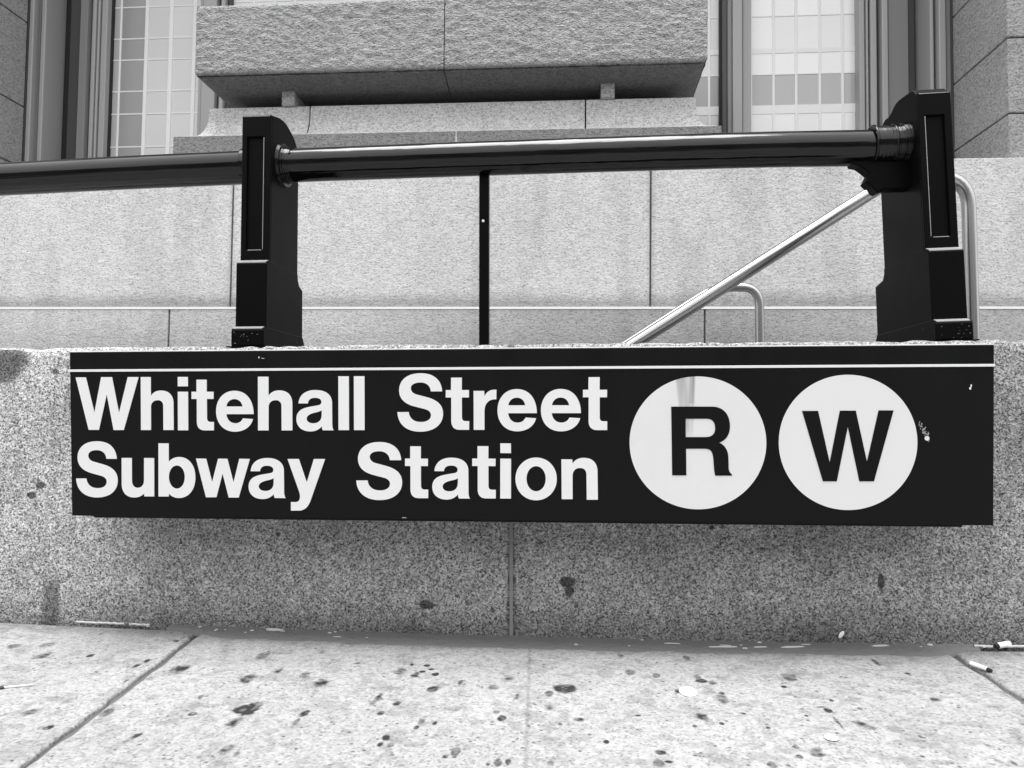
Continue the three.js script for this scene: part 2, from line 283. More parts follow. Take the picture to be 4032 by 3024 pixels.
// ------------------------------------------------------------------ ground and pavement
const paveY = (x) => -0.553 + 0.0082 * Math.min((x - 0.05) ** 2, 4);
const ground = mesh('ground', new THREE.PlaneGeometry(160, 80).rotateX(-Math.PI / 2).translate(0, -0.66, 39.6), std(0.09, 0.9), scene);
ground.userData.kind = 'structure';
const sidewalk = new THREE.Group(); sidewalk.name = 'sidewalk'; sidewalk.userData.kind = 'structure'; scene.add(sidewalk);
mesh('bedding', uvBox(plain(-6.4, 6.4, -0.65, -0.572, -0.3, 5.4)), std(0.045, 0.95), sidewalk);
const jog = (z, s) => 0.006 * (vnoise(z * 22, s, 4096, 4096, 611) - 0.5) + 0.004 * (vnoise(z * 70, s, 4096, 4096, 613) - 0.5);
function slab(xl, xr, z0, z1, s, near) {
  const nx = near ? 60 : 8, nz = near ? 90 : 8, P = [], I = [], U = [];
  const put = (x, y, z) => { P.push(x, y, z); U.push((x + 1.6) / CX, z / CZ); };
  const edge = 0.008;
  for (let j = 0; j <= nz; j++) for (let i = 0; i <= nx; i++) {
    const fz = j / nz, z = z0 + (z1 - z0) * fz, a = xl(z) + jog(z, s), b = xr(z) + jog(z, s + 1), f = i / nx;
    const x = a + (b - a) * (i === 1 ? edge / (b - a) : i === nx - 1 ? 1 - edge / (b - a) : f);
    const drop = (i === 0 || i === nx || j === 0 || j === nz) ? 0.005 : 0;
    put(x, paveY(x) - drop, z);
  }
  const w = nx + 1, top = P.length / 3;
  for (let j = 0; j < nz; j++) for (let i = 0; i < nx; i++) { const a = j * w + i; I.push(a, a + w, a + 1, a + 1, a + w, a + w + 1); }
  const rim = []; for (let i = 0; i < w; i++) rim.push(i); for (let j = 1; j <= nz; j++) rim.push(j * w + nx); for (let i = nx - 1; i >= 0; i--) rim.push(nz * w + i); for (let j = nz - 1; j > 0; j--) rim.push(j * w);
  rim.forEach((r) => put(P[r * 3], -0.66, P[r * 3 + 2]));
  rim.forEach((r, k) => { const q = (k + 1) % rim.length; I.push(r, rim[q], top + k, rim[q], top + q, top + k); });
  const g = new THREE.BufferGeometry(); g.setAttribute('position', new THREE.Float32BufferAttribute(P, 3)); g.setAttribute('uv', new THREE.Float32BufferAttribute(U, 2)); g.setIndex(I); g.computeVertexNormals(); return g;
}
const joints = [(z) => -4.5, (z) => -2.72, (z) => -0.955 + 0.128 * z - 0.012 * z * z, (z) => 0.868 - 0.012 * z, (z) => 2.66, (z) => 4.5];
for (let r = 0; r < 3; r++) for (let k = 0; k < 5; k++)
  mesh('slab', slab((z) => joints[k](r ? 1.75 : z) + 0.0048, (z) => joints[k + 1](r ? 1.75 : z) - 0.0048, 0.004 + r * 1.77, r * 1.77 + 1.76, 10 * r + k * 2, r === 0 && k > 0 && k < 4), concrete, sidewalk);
joints.forEach((x, k) => {                         // packed dirt in the joints
  const n = 120, P = [], I = [];
  for (let j = 0; j <= n; j++) { const z = 0.003 + 1.757 * j / n, c = x(z); P.push(c - 0.012, paveY(c) - 0.0075, z, c + 0.012, paveY(c) - 0.0075, z); if (j < n) { const a = j * 2; I.push(a, a + 2, a + 1, a + 1, a + 2, a + 3); } }
  const g = new THREE.BufferGeometry(); g.setAttribute('position', new THREE.Float32BufferAttribute(P, 3)); g.setIndex(I); g.computeVertexNormals();
  mesh('joint_filler', g, std(0.10, 0.95), sidewalk);
});
{ // strip of old sealant where the pavement meets the wall, torn along its front edge
  const n = 260, P = [], I = [];
  for (let i = 0; i <= n; i++) {
    const x = -1.04 + 1.98 * i / n, e = smooth(0, 0.12, i / n) * smooth(1, 0.93, i / n), w = (0.052 + 0.014 * vnoise(x * 14, 3, 4096, 4096, 63) + 0.008 * vnoise(x * 60, 9, 4096, 4096, 67)) * (0.35 + 0.65 * e), y = paveY(x);
    P.push(x, y + 0.010, -0.002, x, y + 0.0075, w * 0.55, x, y + 0.004, w, x, y - 0.006, w + 0.003);
    if (i < n) for (let k = 0; k < 3; k++) { const a = i * 4 + k, b = a + 4; I.push(a, a + 1, b, b, a + 1, b + 1); }
  }
  const g = new THREE.BufferGeometry(); g.setAttribute('position', new THREE.Float32BufferAttribute(P, 3)); g.setIndex(I); g.computeVertexNormals();
  g.setAttribute('uv', new THREE.Float32BufferAttribute(new Float32Array(P.length / 3 * 2).map((_, k) => (k % 2 ? P[(k >> 1) * 3 + 2] : P[(k >> 1) * 3]) * 6), 2));
  mesh('sealant_strip', g, tar, sidewalk, 'dark sealant strip along the foot of the wall');
  const rnd = rng(5), flakes = [];   // pale flakes of broken mortar lying on it
  for (let k = 0; k < 30; k++) {
    const x = -1.12 + 2.1 * rnd(), z = 0.006 + 0.045 * rnd(), long = rnd() < 0.3, s = 0.0025 + 0.004 * rnd();
    const f = new THREE.IcosahedronGeometry(s, 0).scale(long ? 3.5 + 3 * rnd() : 1.2, 0.5, 0.8).rotateY(0.3 * (rnd() - 0.5)).translate(x, paveY(x) + 0.0105 - 0.1 * z, z);
    flakes.push(f);
  }
  const fl = mesh('mortar_crumbs', mergeGeometries(flakes), std(0.5, 0.9), sidewalk); fl.userData.kind = 'stuff';
  const rib = rng(8), ridge = [];
  for (const [a, b] of [[-1.29, -1.16], [-1.145, -1.09], [-0.78, -0.74], [0.93, 1.06]]) {
    const m = 14, c = []; for (let i = 0; i <= m; i++) { const x = a + (b - a) * i / m; c.push(new THREE.Vector3(x, paveY(x) + 0.009, 0.010 + 0.006 * rib())); }
    ridge.push(new THREE.TubeGeometry(new THREE.CatmullRomCurve3(c), 40, 0.0032, 6));
  }
  mesh('mortar_fillet', mergeGeometries(ridge), std(0.48, 0.9), sidewalk, 'pale crumbling mortar left along the foot of the wall');
}

// ------------------------------------------------------------------ low granite wall
const knee = thing('granite_wall', 'low speckled granite wall carrying the black sign above the pavement', 'wall', [0, -0.66, -0.24]);
{
  const at = (g) => uvBox(g.translate(0, 0.66, 0.24), [0, -0.66, -0.24], KX, KY, -1.6, -0.62);
  function kneeBlock(x0, x1, seed) {              // front with a fine split-faced unevenness and a chipped upper arris
    const nx = Math.round((x1 - x0) / 0.012), prof = [[-0.48, -0.66], [-0.48, 0.184], [-0.40, 0.188], [-0.12, 0.188], [-0.030, 0.188], [-0.014, 0.1865], [-0.006, 0.182], [-0.0015, 0.174], [0, 0.160], [0, 0.05], [0, -0.15], [0, -0.35], [0, -0.55], [0, -0.66]];
    const P = [], I = [], m = prof.length;
    for (let i = 0; i <= nx; i++) {
      let x = x0 + (x1 - x0) * i / nx;
      for (let k = 0; k < m; k++) {
        let [z, y] = prof[k];
        const chip = vnoise(x * 40, 2, 8192, 8192, seed) * vnoise(x * 11, 5, 8192, 8192, seed + 3);
        if (k > 3 && k < 9) { y -= 0.010 * chip * (k < 8 ? 1 : 0.3); z -= 0.008 * chip * (k > 5 ? 1 : 0.2); }
        if (i === 0 || i === nx) { if (k > 3) z -= 0.004; }
        P.push(x, y, z);
      }
      if (i < nx) for (let k = 0; k < m - 1; k++) { const a = i * m + k, b = a + m; I.push(a, a + 1, b, b, a + 1, b + 1); }
    }
    for (const [i0, flip] of [[0, 1], [nx, 0]]) for (let k = 1; k < m - 1; k++) { const a = i0 * m; flip ? I.push(a, a + k + 1, a + k) : I.push(a, a + k, a + k + 1); }
    const g = new THREE.BufferGeometry(); g.setAttribute('position', new THREE.Float32BufferAttribute(P, 3)); g.setIndex(I); g.computeVertexNormals(); return g;
  }
  for (const [a, b, s] of [[-4.6, -3.02, 1], [-3.01, -0.1655, 2], [-0.1565, 2.6, 3], [2.61, 4.6, 4]]) mesh('granite_block', at(kneeBlock(a, b, s * 20)), kneeStone, knee);
  for (const x of [-3.015, -0.161, 2.605]) mesh('mortar_joint', at(plain(x - 0.006, x + 0.006, -0.66, 0.18, -0.47, -0.0045)), mortarGrey, knee);
}

// ------------------------------------------------------------------ station sign
const sign = thing('subway_sign', 'long black station sign reading Whitehall Street Subway Station with R and W discs', 'sign', [-1.2145, -0.23784, 0.150]);
sign.scale.setScalar(0.9722);
sign.rotation.x = rad(3.348);
{
  const SW = 2.1855, SH = 0.4069;
  mesh('panel', block(0, SW, 0, SH, -0.022, 0, 0.0022), signBlack, sign);
  mesh('housing', block(0.04, SW - 0.055, -0.009, SH - 0.006, -0.150, -0.0225, 0.004), signEdge, sign);
  mesh('stripe', block(-0.0035, SW + 0.0015, 0.3578, 0.3637, -0.006, 0.0012, 0.0005), signWhite, sign);
  mesh('lit_edge', block(0.001, SW - 0.001, SH - 0.0004, SH + 0.0022, -0.022, -0.001, 0.0006), std(0.75, 0.5), sign, 'upper edge of the sign coloured pale for the light on it');  // pale colour paints the light caught along the top
  const disc = (u, v, rx, ry) => { const s = new THREE.Shape(); s.absellipse(u, v, rx, ry, 0, Math.PI * 2); return new THREE.ExtrudeGeometry(s, { depth: 0.0006, bevelEnabled: false, curveSegments: 96 }); };
  const sw = 512, sm = dataTex(sw, sw, (i, j) => {   // runs of dirty water down the first disc
    const u = i / sw * 0.3112, v = j / sw * 0.308, top = 0.308, lft = 0.106 + 0.10 * (top - v), rgt = 0.150 - 0.005 * (top - v) / 0.14;
    const inside = smooth(lft - 0.003, lft + 0.003, u) * smooth(rgt + 0.003, rgt - 0.003, u) * smooth(0.155, 0.19, v);
    const run = 0.5 + 0.8 * fbm(i / sw, j / sw, 40, 3, 701, 3) * (0.5 + 0.5 * smooth(0.2, 0.3, v)) + (u > rgt - 0.012 && v > 0.245 ? 0.35 : 0);
    return 0.70 * (1 - clamp(0.5 * inside * (run - 0.25))) * (0.97 + 0.05 * fbm(i / sw, j / sw, 6, 6, 9, 3));
  }, true);
  const d1 = disc(0.1556, 0.154, 0.1556, 0.154);
  { const p = d1.attributes.position, uv = d1.attributes.uv; for (let i = 0; i < p.count; i++) uv.setXY(i, p.getX(i) / 0.3112, p.getY(i) / 0.308); }
  mesh('route_disc', d1.translate(1.3752, 0.031, 0.0005), new THREE.MeshPhysicalMaterial({ map: sm, roughness: 0.5 }), sign, 'white disc under the letter R streaked with dirt');
  mesh('route_disc', disc(1.8671, 0.1868, 0.1528, 0.1543).translate(0, 0, 0.0005), std(0.70, 0.5), sign, 'clean white disc under the letter W');
  const glyph = {};
  for (const [k, d] of Object.entries(GLYPHS)) {
    const subs = d.split('Z').filter(Boolean).map((s) => {
      const path = new THREE.Shape();
      for (const [, c, a] of s.matchAll(/([MLC])([^MLC]*)/g)) { const n = a.trim().split(/ (?=\S)/).map((v) => +v / 1e4); if (c === 'M') path.moveTo(...n); else if (c === 'L') path.lineTo(...n); else path.bezierCurveTo(...n); }
      return path;
    });
    const box = subs.map((s) => new THREE.Box2().setFromPoints(s.getPoints(8))), shapes = [];
    subs.forEach((s, i) => { const o = subs.findIndex((q, j) => j !== i && box[j].containsBox(box[i])); if (o < 0) shapes.push(s); else subs[o].holes.push(s); });
    glyph[k] = new THREE.ExtrudeGeometry(shapes, { depth: 0.0008, bevelEnabled: false, curveSegments: 14 });
  }
  for (const [k, u, v, w] of LETTERS) {
    const big = k === 'R' || k === 'V', m = mesh('letter', glyph[k], big ? signBlack : signWhite, sign);
    m.position.set(u / 1000, v / 1000, big ? 0.0012 : 0.0004); m.scale.x = w;
  }
  const rnd = rng(77), bits = [];                  // the scar by the second disc: scratched bare metal
  for (let k = 0; k < 46; k++) { const a = rnd(), b = rnd(), u = 2.0215 + 0.024 * a + 0.004 * b, v = 0.231 - 0.034 * a + (b - 0.5) * 0.016 * (0.5 + a); bits.push(new THREE.IcosahedronGeometry(0.0007 + 0.0016 * rnd(), 0).scale(1, 1.2, 0.25).translate(u, v, 0.0003)); }
  bits.push(new THREE.CylinderGeometry(0.0052, 0.0052, 0.0012, 20).rotateX(Math.PI / 2).translate(2.041, 0.1965, 0.0006));
  bits.push(new THREE.IcosahedronGeometry(0.0025, 1).scale(1, 1.3, 0.25).translate(2.134, 0.309, 0.0004), new THREE.IcosahedronGeometry(0.002, 0).scale(1, 1.6, 0.25).translate(2.136, 0.315, 0.0004));
  bits.push(new THREE.IcosahedronGeometry(0.0018, 1).scale(0.8, 1.3, 0.25).translate(0.485, 0.390, 0.0004), new THREE.IcosahedronGeometry(0.0012, 0).scale(4, 0.5, 0.3).translate(0.495, 0.388, 0.0003), new THREE.IcosahedronGeometry(0.0012, 0).scale(6, 0.5, 0.3).translate(0.84, 0.004, 0.0004));
  const flat = (a) => mergeGeometries(a.map((g) => g.index ? g.toNonIndexed() : g));
  mesh('paint_scar', flat(bits.slice(0, 46)), std(0.26, 0.5), sign, 'scratched grey scar in the black paint').userData.kind = 'stuff';
  mesh('paint_chips', flat(bits.slice(46)), std(0.7, 0.5), sign, 'tiny pale chips in the black paint').userData.kind = 'stuff';
}

// ------------------------------------------------------------------ black iron railing
const railing = thing('iron_railing', 'glossy black cast iron railing of two posts and a thick pipe on the granite wall', 'railing', [0, 0.188, -0.18]);
{
  const inv = (g) => g.translate(0, -0.188, 0.18);
  function post(x, tilt, dUp, dMid, dFoot) {
    const p = new THREE.Group(); p.name = 'post'; p.position.set(x, 0, 0); p.rotation.z = tilt; railing.add(p);
    const W = 0.041, up = [[-0.098, 0.415], [-0.098, 0.828], [-0.102, 0.835]], lift = x > 0 ? 1.9 : 1;
    const crown = new THREE.SplineCurve([[-0.118, 0.8395], [-0.16, 0.8445], [-0.20, 0.8450], [-0.235, 0.8405], [-0.262, 0.8315], [-0.280, 0.8195], [-0.291, 0.805], [-0.297, 0.786]].map(([z, y]) => new THREE.Vector2(-0.118 + (z + 0.118) * (dUp - 0.118) / 0.182, y > 0.84 ? 0.84 + (y - 0.84) * lift * 2 : y + (lift - 1) * 0.012)));
    for (const q of crown.getPoints(18)) up.push([q.x, q.y]);
    up.push([-dUp - 0.002, 0.70], [-dUp - 0.004, 0.415]);
    mesh('shaft', inv(prismX(up, -W, W, 0.003)), iron, p);
    const fr = new THREE.Shape([[-W, 0.428], [W, 0.428], [W, 0.832], [-W, 0.832]].map((q) => new THREE.Vector2(...q))), ho = new THREE.Path([[-0.026, 0.458], [-0.026, 0.772], [0.022, 0.772], [0.022, 0.458]].map((q) => new THREE.Vector2(...q)));
    fr.holes.push(ho);
    mesh('front_frame', inv(new THREE.ExtrudeGeometry(fr, { depth: 0.005, bevelEnabled: true, bevelSize: 0.0025, bevelThickness: 0.0025, bevelOffset: -0.0025, bevelSegments: 2 }).translate(0, 0, -0.0975)), iron, p);
    mesh('pedestal', inv(prismX([[-0.070, 0.235], [-0.070, 0.415], [-0.073, 0.4205], [-0.092, 0.4285], [-dUp - 0.002, 0.4285], [-dUp - 0.004, 0.412], [-dUp - 0.014, 0.396], [-dMid, 0.386], [-dMid - 0.003, 0.235]], -W - 0.002, W + 0.002, 0.003)), iron, p);
    mesh('foot', inv(prismX([[-0.056, 0.1885], [-0.050, 0.194], [-0.050, 0.232], [-0.053, 0.2375], [-0.072, 0.2435], [-dMid, 0.2435], [-dMid - 0.02, 0.215], [-dFoot, 0.205], [-dFoot, 0.1885]], -W - 0.004, W + 0.004, 0.003)), iron, p);
    // painted highlights: pale ledges on the two steps, thin lines round the sunk panel
    const strip = (x0, x1, y0, y1, z0, z1, name = 'glint_edge') => mesh(name, inv(plain(x0, x1, y0, y1, z0, z1)), glintTone, p);
    const ledge = (z0, z1, y0, y1) => mesh('glint_ledge', inv(prismX([[z0, y0 + 0.0010], [z1, y1 + 0.0010], [z1, y1 - 0.004], [z0, y0 - 0.004]], -W + 0.001, W - 0.002)), glintTone, p);
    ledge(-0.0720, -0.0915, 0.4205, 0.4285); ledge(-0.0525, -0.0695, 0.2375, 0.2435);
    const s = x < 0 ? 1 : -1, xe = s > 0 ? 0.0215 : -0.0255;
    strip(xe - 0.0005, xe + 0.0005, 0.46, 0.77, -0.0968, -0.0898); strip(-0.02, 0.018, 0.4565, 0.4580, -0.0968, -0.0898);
    strip(-W + 0.003, W - 0.003, 0.8285, 0.8300, -0.0995, -0.0900, 'glint_edge');
    const rnd = rng(x < 0 ? 3 : 4), sp = [];
    for (let k = 0; k < 16; k++) { const side = rnd() < 0.45, r = 0.0004 + 0.0008 * rnd(); sp.push(new THREE.IcosahedronGeometry(r, 0).scale(side ? 0.5 : 1 + 2 * rnd(), 0.8, side ? 1 + 3 * rnd() : 0.5).translate(side ? s * (W + 0.0042) : (rnd() - 0.5) * 0.075, 0.195 + 0.036 * rnd(), side ? -0.10 - 0.25 * rnd() : -0.0495)); }
    for (let k = 0; k < 14; k++) sp.push(new THREE.IcosahedronGeometry(0.0006 + 0.0009 * rnd(), 0).scale(0.6, 1 + 2 * rnd(), 0.6).translate(s * (W - 0.001), 0.43 + 0.38 * rnd(), -0.0985));
    mesh('worn_speck', mergeGeometries(sp.map(inv)), chipped, p).userData.kind = 'stuff';
    for (const z of [-0.16, -0.30]) { mesh('anchor_bolt', inv(new THREE.CylinderGeometry(0.007, 0.007, 0.010, 6).translate(s * (W + 0.010), 0.194, z)), z < -0.2 ? glintTone : iron, p); }
    mesh('base_plate', inv(block(-W - 0.018, W + 0.018, 0.1875, 0.1905, -dFoot - 0.01, -0.052, 0.001)), iron, p);
    return p;
  }
  const p1 = post(-0.872, 0.0, 0.300, 0.342, 0.39), p2 = post(0.936, 0.026, 0.345, 0.415, 0.465);
  // left post faces inwards with a flange, right post with a sleeve and rings
  mesh('flange', inv(mergeGeometries([cylX(0.064, -0.836, -0.822, 0.7195, -0.18, 0.060), cylX(0.052, -0.826, -0.800, 0.7195, -0.18, 0.0475)])), pipePaint, railing);
  mesh('flange', inv(mergeGeometries([cylX(0.052, -0.944, -0.908, 0.7185, -0.18), cylX(0.057, -0.926, -0.918, 0.7185, -0.18)])), pipePaint, railing);
  mesh('flange', inv(mergeGeometries([cylX(0.060, 0.880, 0.893, 0.727, -0.18), cylX(0.056, 0.866, 0.881, 0.727, -0.18, 0.058), cylX(0.051, 0.846, 0.867, 0.7265, -0.18, 0.054)])), pipePaint, railing);
  const sleeve = (r, x) => new THREE.TorusGeometry(r, 0.0035, 10, 40).rotateY(Math.PI / 2).translate(x, 0.726, -0.18);
  mesh('sleeve', inv(mergeGeometries([cylX(0.0535, 0.795, 0.847, 0.7255, -0.18).toNonIndexed(), sleeve(0.0525, 0.7955).toNonIndexed(), sleeve(0.0525, 0.846).toNonIndexed()])), pipePaint, railing);
  mesh('bolt_head', inv(cylX(0.009, 0.955, 0.969, 0.727, -0.125)), iron, railing);
  mesh('side_plate', inv(block(0.950, 0.972, 0.50, 0.635, -0.20, -0.12, 0.002)), iron, railing);
  const cv = (pts, n = 120) => new THREE.TubeGeometry(new THREE.CatmullRomCurve3(pts.map((q) => new THREE.Vector3(...q))), n, 0.0472, 40);
  mesh('top_rail', inv(cv([[-3.4, 0.672, -0.18], [-2.4, 0.690, -0.18], [-1.69, 0.7035, -0.18], [-1.3, 0.712, -0.18], [-0.90, 0.7185, -0.18]])), pipePaint, railing);
  mesh('top_rail', inv(cv([[-0.835, 0.7195, -0.18], [-0.3, 0.7235, -0.18], [0.2, 0.7255, -0.18], [0.5, 0.7255, -0.18], [0.80, 0.7215, -0.18]])), pipePaint, railing);
  const bar = mesh('baluster', inv(block(-0.2655, -0.2385, 0.188, 0.70, -0.205, -0.18, 0.002)), iron, railing);
  mesh('screw', inv(new THREE.SphereGeometry(0.004, 12, 8).scale(1, 1, 0.5).translate(-0.254, 0.547, -0.1795)), std(0.85, 0.35), bar);
  const lug = new THREE.Shape([[0.735, 0.687], [0.740, 0.672], [0.757, 0.668], [0.772, 0.656], [0.782, 0.647], [0.776, 0.634], [0.771, 0.624], [0.781, 0.614], [0.789, 0.610], [0.796, 0.598], [0.803, 0.595], [0.812, 0.600], [0.822, 0.604], [0.90, 0.604], [0.90, 0.70]].map((q) => new THREE.Vector2(...q)));
  mesh('bracket', inv(new THREE.ExtrudeGeometry(lug, { depth: 0.034, bevelEnabled: true, bevelSize: 0.004, bevelThickness: 0.004, bevelOffset: -0.004, bevelSegments: 2 }).translate(0, 0, -0.197)), iron, railing, 'lumpy iron bracket under the end of the pipe');
}

// ------------------------------------------------------------------ stair down beside the wall, with its two steel handrails
const stair = thing('staircase', 'stone staircase descending behind the low granite wall towards the subway', 'stairs', [1.25, -0.66, -1.24]);
{
  const st = fineStone(0.2), inv = (g) => uvBox(g.translate(-1.25, 0.66, 1.24), [1.25, -0.66, -1.24], FS, FS);
  mesh('landing', inv(plain(1.25, 4.6, -0.66, -0.555, -1.996, -0.484)), st, stair);
  for (let k = 0; k < 12; k++) mesh('step', inv(block(1.25 - 0.26 * (k + 1), 1.249 - 0.26 * k + 0.02, -0.555 - 0.17 * (k + 1) - 0.3, -0.555 - 0.17 * (k + 1), -1.996, -0.484, 0.006)), st, stair);
}
const handA = thing('steel_handrail', 'nearer and longer stainless steel handrail sloping down from behind the right iron post', 'handrail', [1.252, -0.555, -0.6]);
mesh('tube', pipe([[-1.3, -0.708, -0.6], [0.985, 0.742, -0.6], [1.03, 0.768, -0.6], [1.252, 0.768, -0.6], [1.252, -0.556, -0.6]], 0.0212, 0.15, 220).translate(-1.252, 0.555, 0.6), steel, handA);
mesh('base_flange', new THREE.CylinderGeometry(0.045, 0.045, 0.008, 28).translate(0, 0.005, 0), steel, handA);
for (const t of [-1.0, 0.2]) mesh('leg', pipe([[t, 0.10 + (t + 0.046) * 0.635, -0.6], [t, -1.6, -0.6]], 0.016, 0.05, 8).translate(-1.252, 0.555, 0.6), steel, handA);
const handB = thing('steel_handrail', 'farther and lower stainless steel handrail with a bent end, close to the stair wall', 'handrail', [0.858, -0.895, -1.7]);
mesh('tube', pipe([[-1.3, -0.637, -1.7], [0.655, 0.607, -1.7], [0.858, 0.607, -1.7], [0.858, -0.90, -1.7]], 0.0212, 0.085, 220).translate(-0.858, 0.895, 1.7), steel, handB);
mesh('base_flange', new THREE.CylinderGeometry(0.045, 0.045, 0.008, 28).translate(0, 0.006, 0), steel, handB);
for (const t of [-1.0]) mesh('leg', pipe([[t, 0.19 + t * 0.636, -1.7], [t, -1.9, -1.7]], 0.016, 0.05, 8).translate(-0.858, 0.895, 1.7), steel, handB);

// ------------------------------------------------------------------ behind the stair everything is level, while the low wall follows the sloping street
const LEVEL = -0.0122;
function levelThing(name, label, category, base) {
  const g = thing(name, label, category, base); g.position.applyAxisAngle(new THREE.Vector3(0, 0, 1), LEVEL); g.rotation.z = LEVEL;
  g.userData.base = undefined; const put = (geo) => geo.translate(-base[0], -base[1], -base[2]); return [g, put];
}
{
  const base = [0, -2.9, -2.2], [g, put] = levelThing('stair_wall', 'pale granite wall of large blocks with a white mortar line behind the stair', 'wall', base);
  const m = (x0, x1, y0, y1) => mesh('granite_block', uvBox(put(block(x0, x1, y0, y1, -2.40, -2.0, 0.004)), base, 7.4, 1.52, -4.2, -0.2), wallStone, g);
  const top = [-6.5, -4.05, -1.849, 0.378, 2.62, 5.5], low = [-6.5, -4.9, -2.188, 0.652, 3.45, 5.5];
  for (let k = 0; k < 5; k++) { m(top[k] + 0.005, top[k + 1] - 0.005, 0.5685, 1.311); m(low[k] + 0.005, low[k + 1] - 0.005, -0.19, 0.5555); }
  for (let k = 0; k < 3; k++) m(-6.5, 5.5, -2.9 + k * 0.9, -2.9 + k * 0.9 + 0.89);
  mesh('mortar_bed', uvBox(put(plain(-6.5, 5.5, 0.5560, 0.5680, -2.39, -1.9975)), base), mortarPale, g);
  mesh('mortar_core', uvBox(put(plain(-6.5, 5.5, -2.9, 0.556, -2.38, -2.012)), base), mortarDark, g);
  mesh('mortar_core', uvBox(put(plain(-6.5, 5.5, 0.568, 1.30, -2.38, -2.008)), base), mortarDark, g);
}

// ------------------------------------------------------------------ rough stone block on its moulded plinth
{
  const base = [-0.70, 1.311, -2.4], [g, put] = levelThing('stone_bench_block', 'massive rough-faced granite slab with slanted underside resting on a pale stepped plinth', 'stone block', base);
  const plinthStone = fineStone(0.62), filletStone = fineStone(0.27), footStone = fineStone(0.5);
  const cove = []; for (let a = 0; a <= 10; a++) { const t = a / 10 * Math.PI / 2; cove.push([-2.060 - 0.075 * (1 - Math.cos(t)) * 0 - 0.075 * Math.sin(t), 1.524 + 0.15 * (1 - Math.cos(t))]); }
  const prof = [[-2.9, 1.312], [-2.05, 1.312], [-2.05, 1.5215], [-2.056, 1.5235], ...cove.slice(0), [-2.136, 1.70], [-2.142, 1.712], [-2.9, 1.712]];
  const cuts = [-2.06, -1.483, 0.042, 0.622];
  // the moulding also returns round both ends: a swept outline with shrinking plan
  function plinth(x0, x1, capL, capR) {
    const rows = [[2.05, 1.312, 0.16], [2.05, 1.5205, 0.16], [2.053, 1.5235, 0.157], ...cove.map(([z, y]) => [-z, y, 0.16 + (z + 2.05)]), [2.137, 1.70, 0.075], [2.142, 1.712, 0.07]];
    const P = [], I = [];
    rows.forEach(([z, y, out], r) => { const a = x0 - (capL ? out - 0.07 : 0), b = x1 + (capR ? out - 0.07 : 0); P.push(a, y, -2.9, a, y, -z, b, y, -z, b, y, -2.9); if (r) for (let k = 0; k < 3; k++) { const q = (r - 1) * 4 + k, s = q + 4; I.push(q, q + 1, s, s, q + 1, s + 1); } });
    const n = (rows.length - 1) * 4; I.push(n, n + 1, n + 2, n, n + 2, n + 3);
    const ge = new THREE.BufferGeometry(); ge.setAttribute('position', new THREE.Float32BufferAttribute(P, 3)); ge.setIndex(I); const f = ge.toNonIndexed(); f.computeVertexNormals(); return uvBox(put(f), base, FS, FS);
  }
  for (let k = 0; k < 3; k++) mesh('plinth_stone', plinth(cuts[k] + (k ? 0.004 : 0), cuts[k + 1] - (k < 2 ? 0.004 : 0), k === 0, k === 2), plinthStone, g);
  for (const [a, b, l, r] of [[-2.222, -0.65, 0, 0], [-0.642, 0.745, 0, 0]]) mesh('fillet', uvBox(put(block(a, b, 1.3125, 1.520, -2.3, -2.0485, 0.003)), base, FS, FS), filletStone, g);
  for (const x of [-1.605, 0.160]) mesh('spacer', uvBox(put(block(x - 0.037, x + 0.037, 1.7125, 1.80, -2.30, -2.122, 0.006)), base, FS, FS), footStone, g);
  mesh('core', uvBox(put(plain(-1.93, 0.52, 1.7125, 1.80, -2.75, -2.32)), base, FS, FS), std(0.02, 0.95), g);  // black colour stands in for the shade deep in the gap
  function rough(x0, x1, capL, capR, seed, part) {        // rough front and ends, smoother sawn bevel below
    const rows = [[-2.16, 1.782, 0.16], [-2.12, 1.791, 0.12], [-2.05, 1.806, 0.06], [-2.005, 1.818, 0.020], [-1.990, 1.829, 0.005], [-1.982, 1.845, 0]];
    for (let y = 1.856; y < 2.2; y += 0.009) rows.push([-1.98, y, 0]);
    rows.push([-1.983, 2.208, 0.003], [-1.99, 2.216, 0.01], [-2.01, 2.222, 0.03]);
    if (part === 'bevel') rows.length = 5; else rows.splice(0, 4);
    const P = [], I = [], nx = Math.round((x1 - x0) / 0.010), nd = 40;
    rows.forEach(([z, y, inn], r) => {
      const a = x0 + (capL ? inn : 0), b = x1 - (capR ? inn : 0), amp = part === 'bevel' ? (r > 3 ? 0.004 : 0.0012) : 0.006, line = [];
      for (let k = 0; k <= nd; k++) line.push([a, -2.9 + (z + 2.9) * k / nd, -1, 0]);
      for (let k = 0; k <= nx; k++) line.push([a + (b - a) * k / nx, z, 0, 1]);
      for (let k = 0; k <= nd; k++) line.push([b, z - (z + 2.9) * k / nd, 1, 0]);
      line.forEach(([x, zz, ex, ez]) => { const n = (fbm((x + 8) / 16, (y + zz + 8) / 16, 500, 900, seed, 2) - 0.5) * 2 * amp; const ec = (ex && ((ex < 0 && !capL) || (ex > 0 && !capR))) ? 0 : 1; P.push(x + ex * n * ec, y, zz + ez * n); });
      const w = line.length; if (r) for (let k = 0; k < w - 1; k++) { const q = (r - 1) * w + k, s = q + w; I.push(q, q + 1, s, s, q + 1, s + 1); }
    });
    const w = nx + 2 * nd + 3, last = (rows.length - 1) * w; for (let k = 1; k < w - 1; k++) { I.push(last, last + k, last + k + 1); I.push(0, k + 1, k); }
    const ge = new THREE.BufferGeometry(); ge.setAttribute('position', new THREE.Float32BufferAttribute(P, 3)); ge.setIndex(I); ge.computeVertexNormals(); return uvBox(put(ge), base, part === 'bevel' ? FS : 1.1, part === 'bevel' ? FS : 1.1);
  }
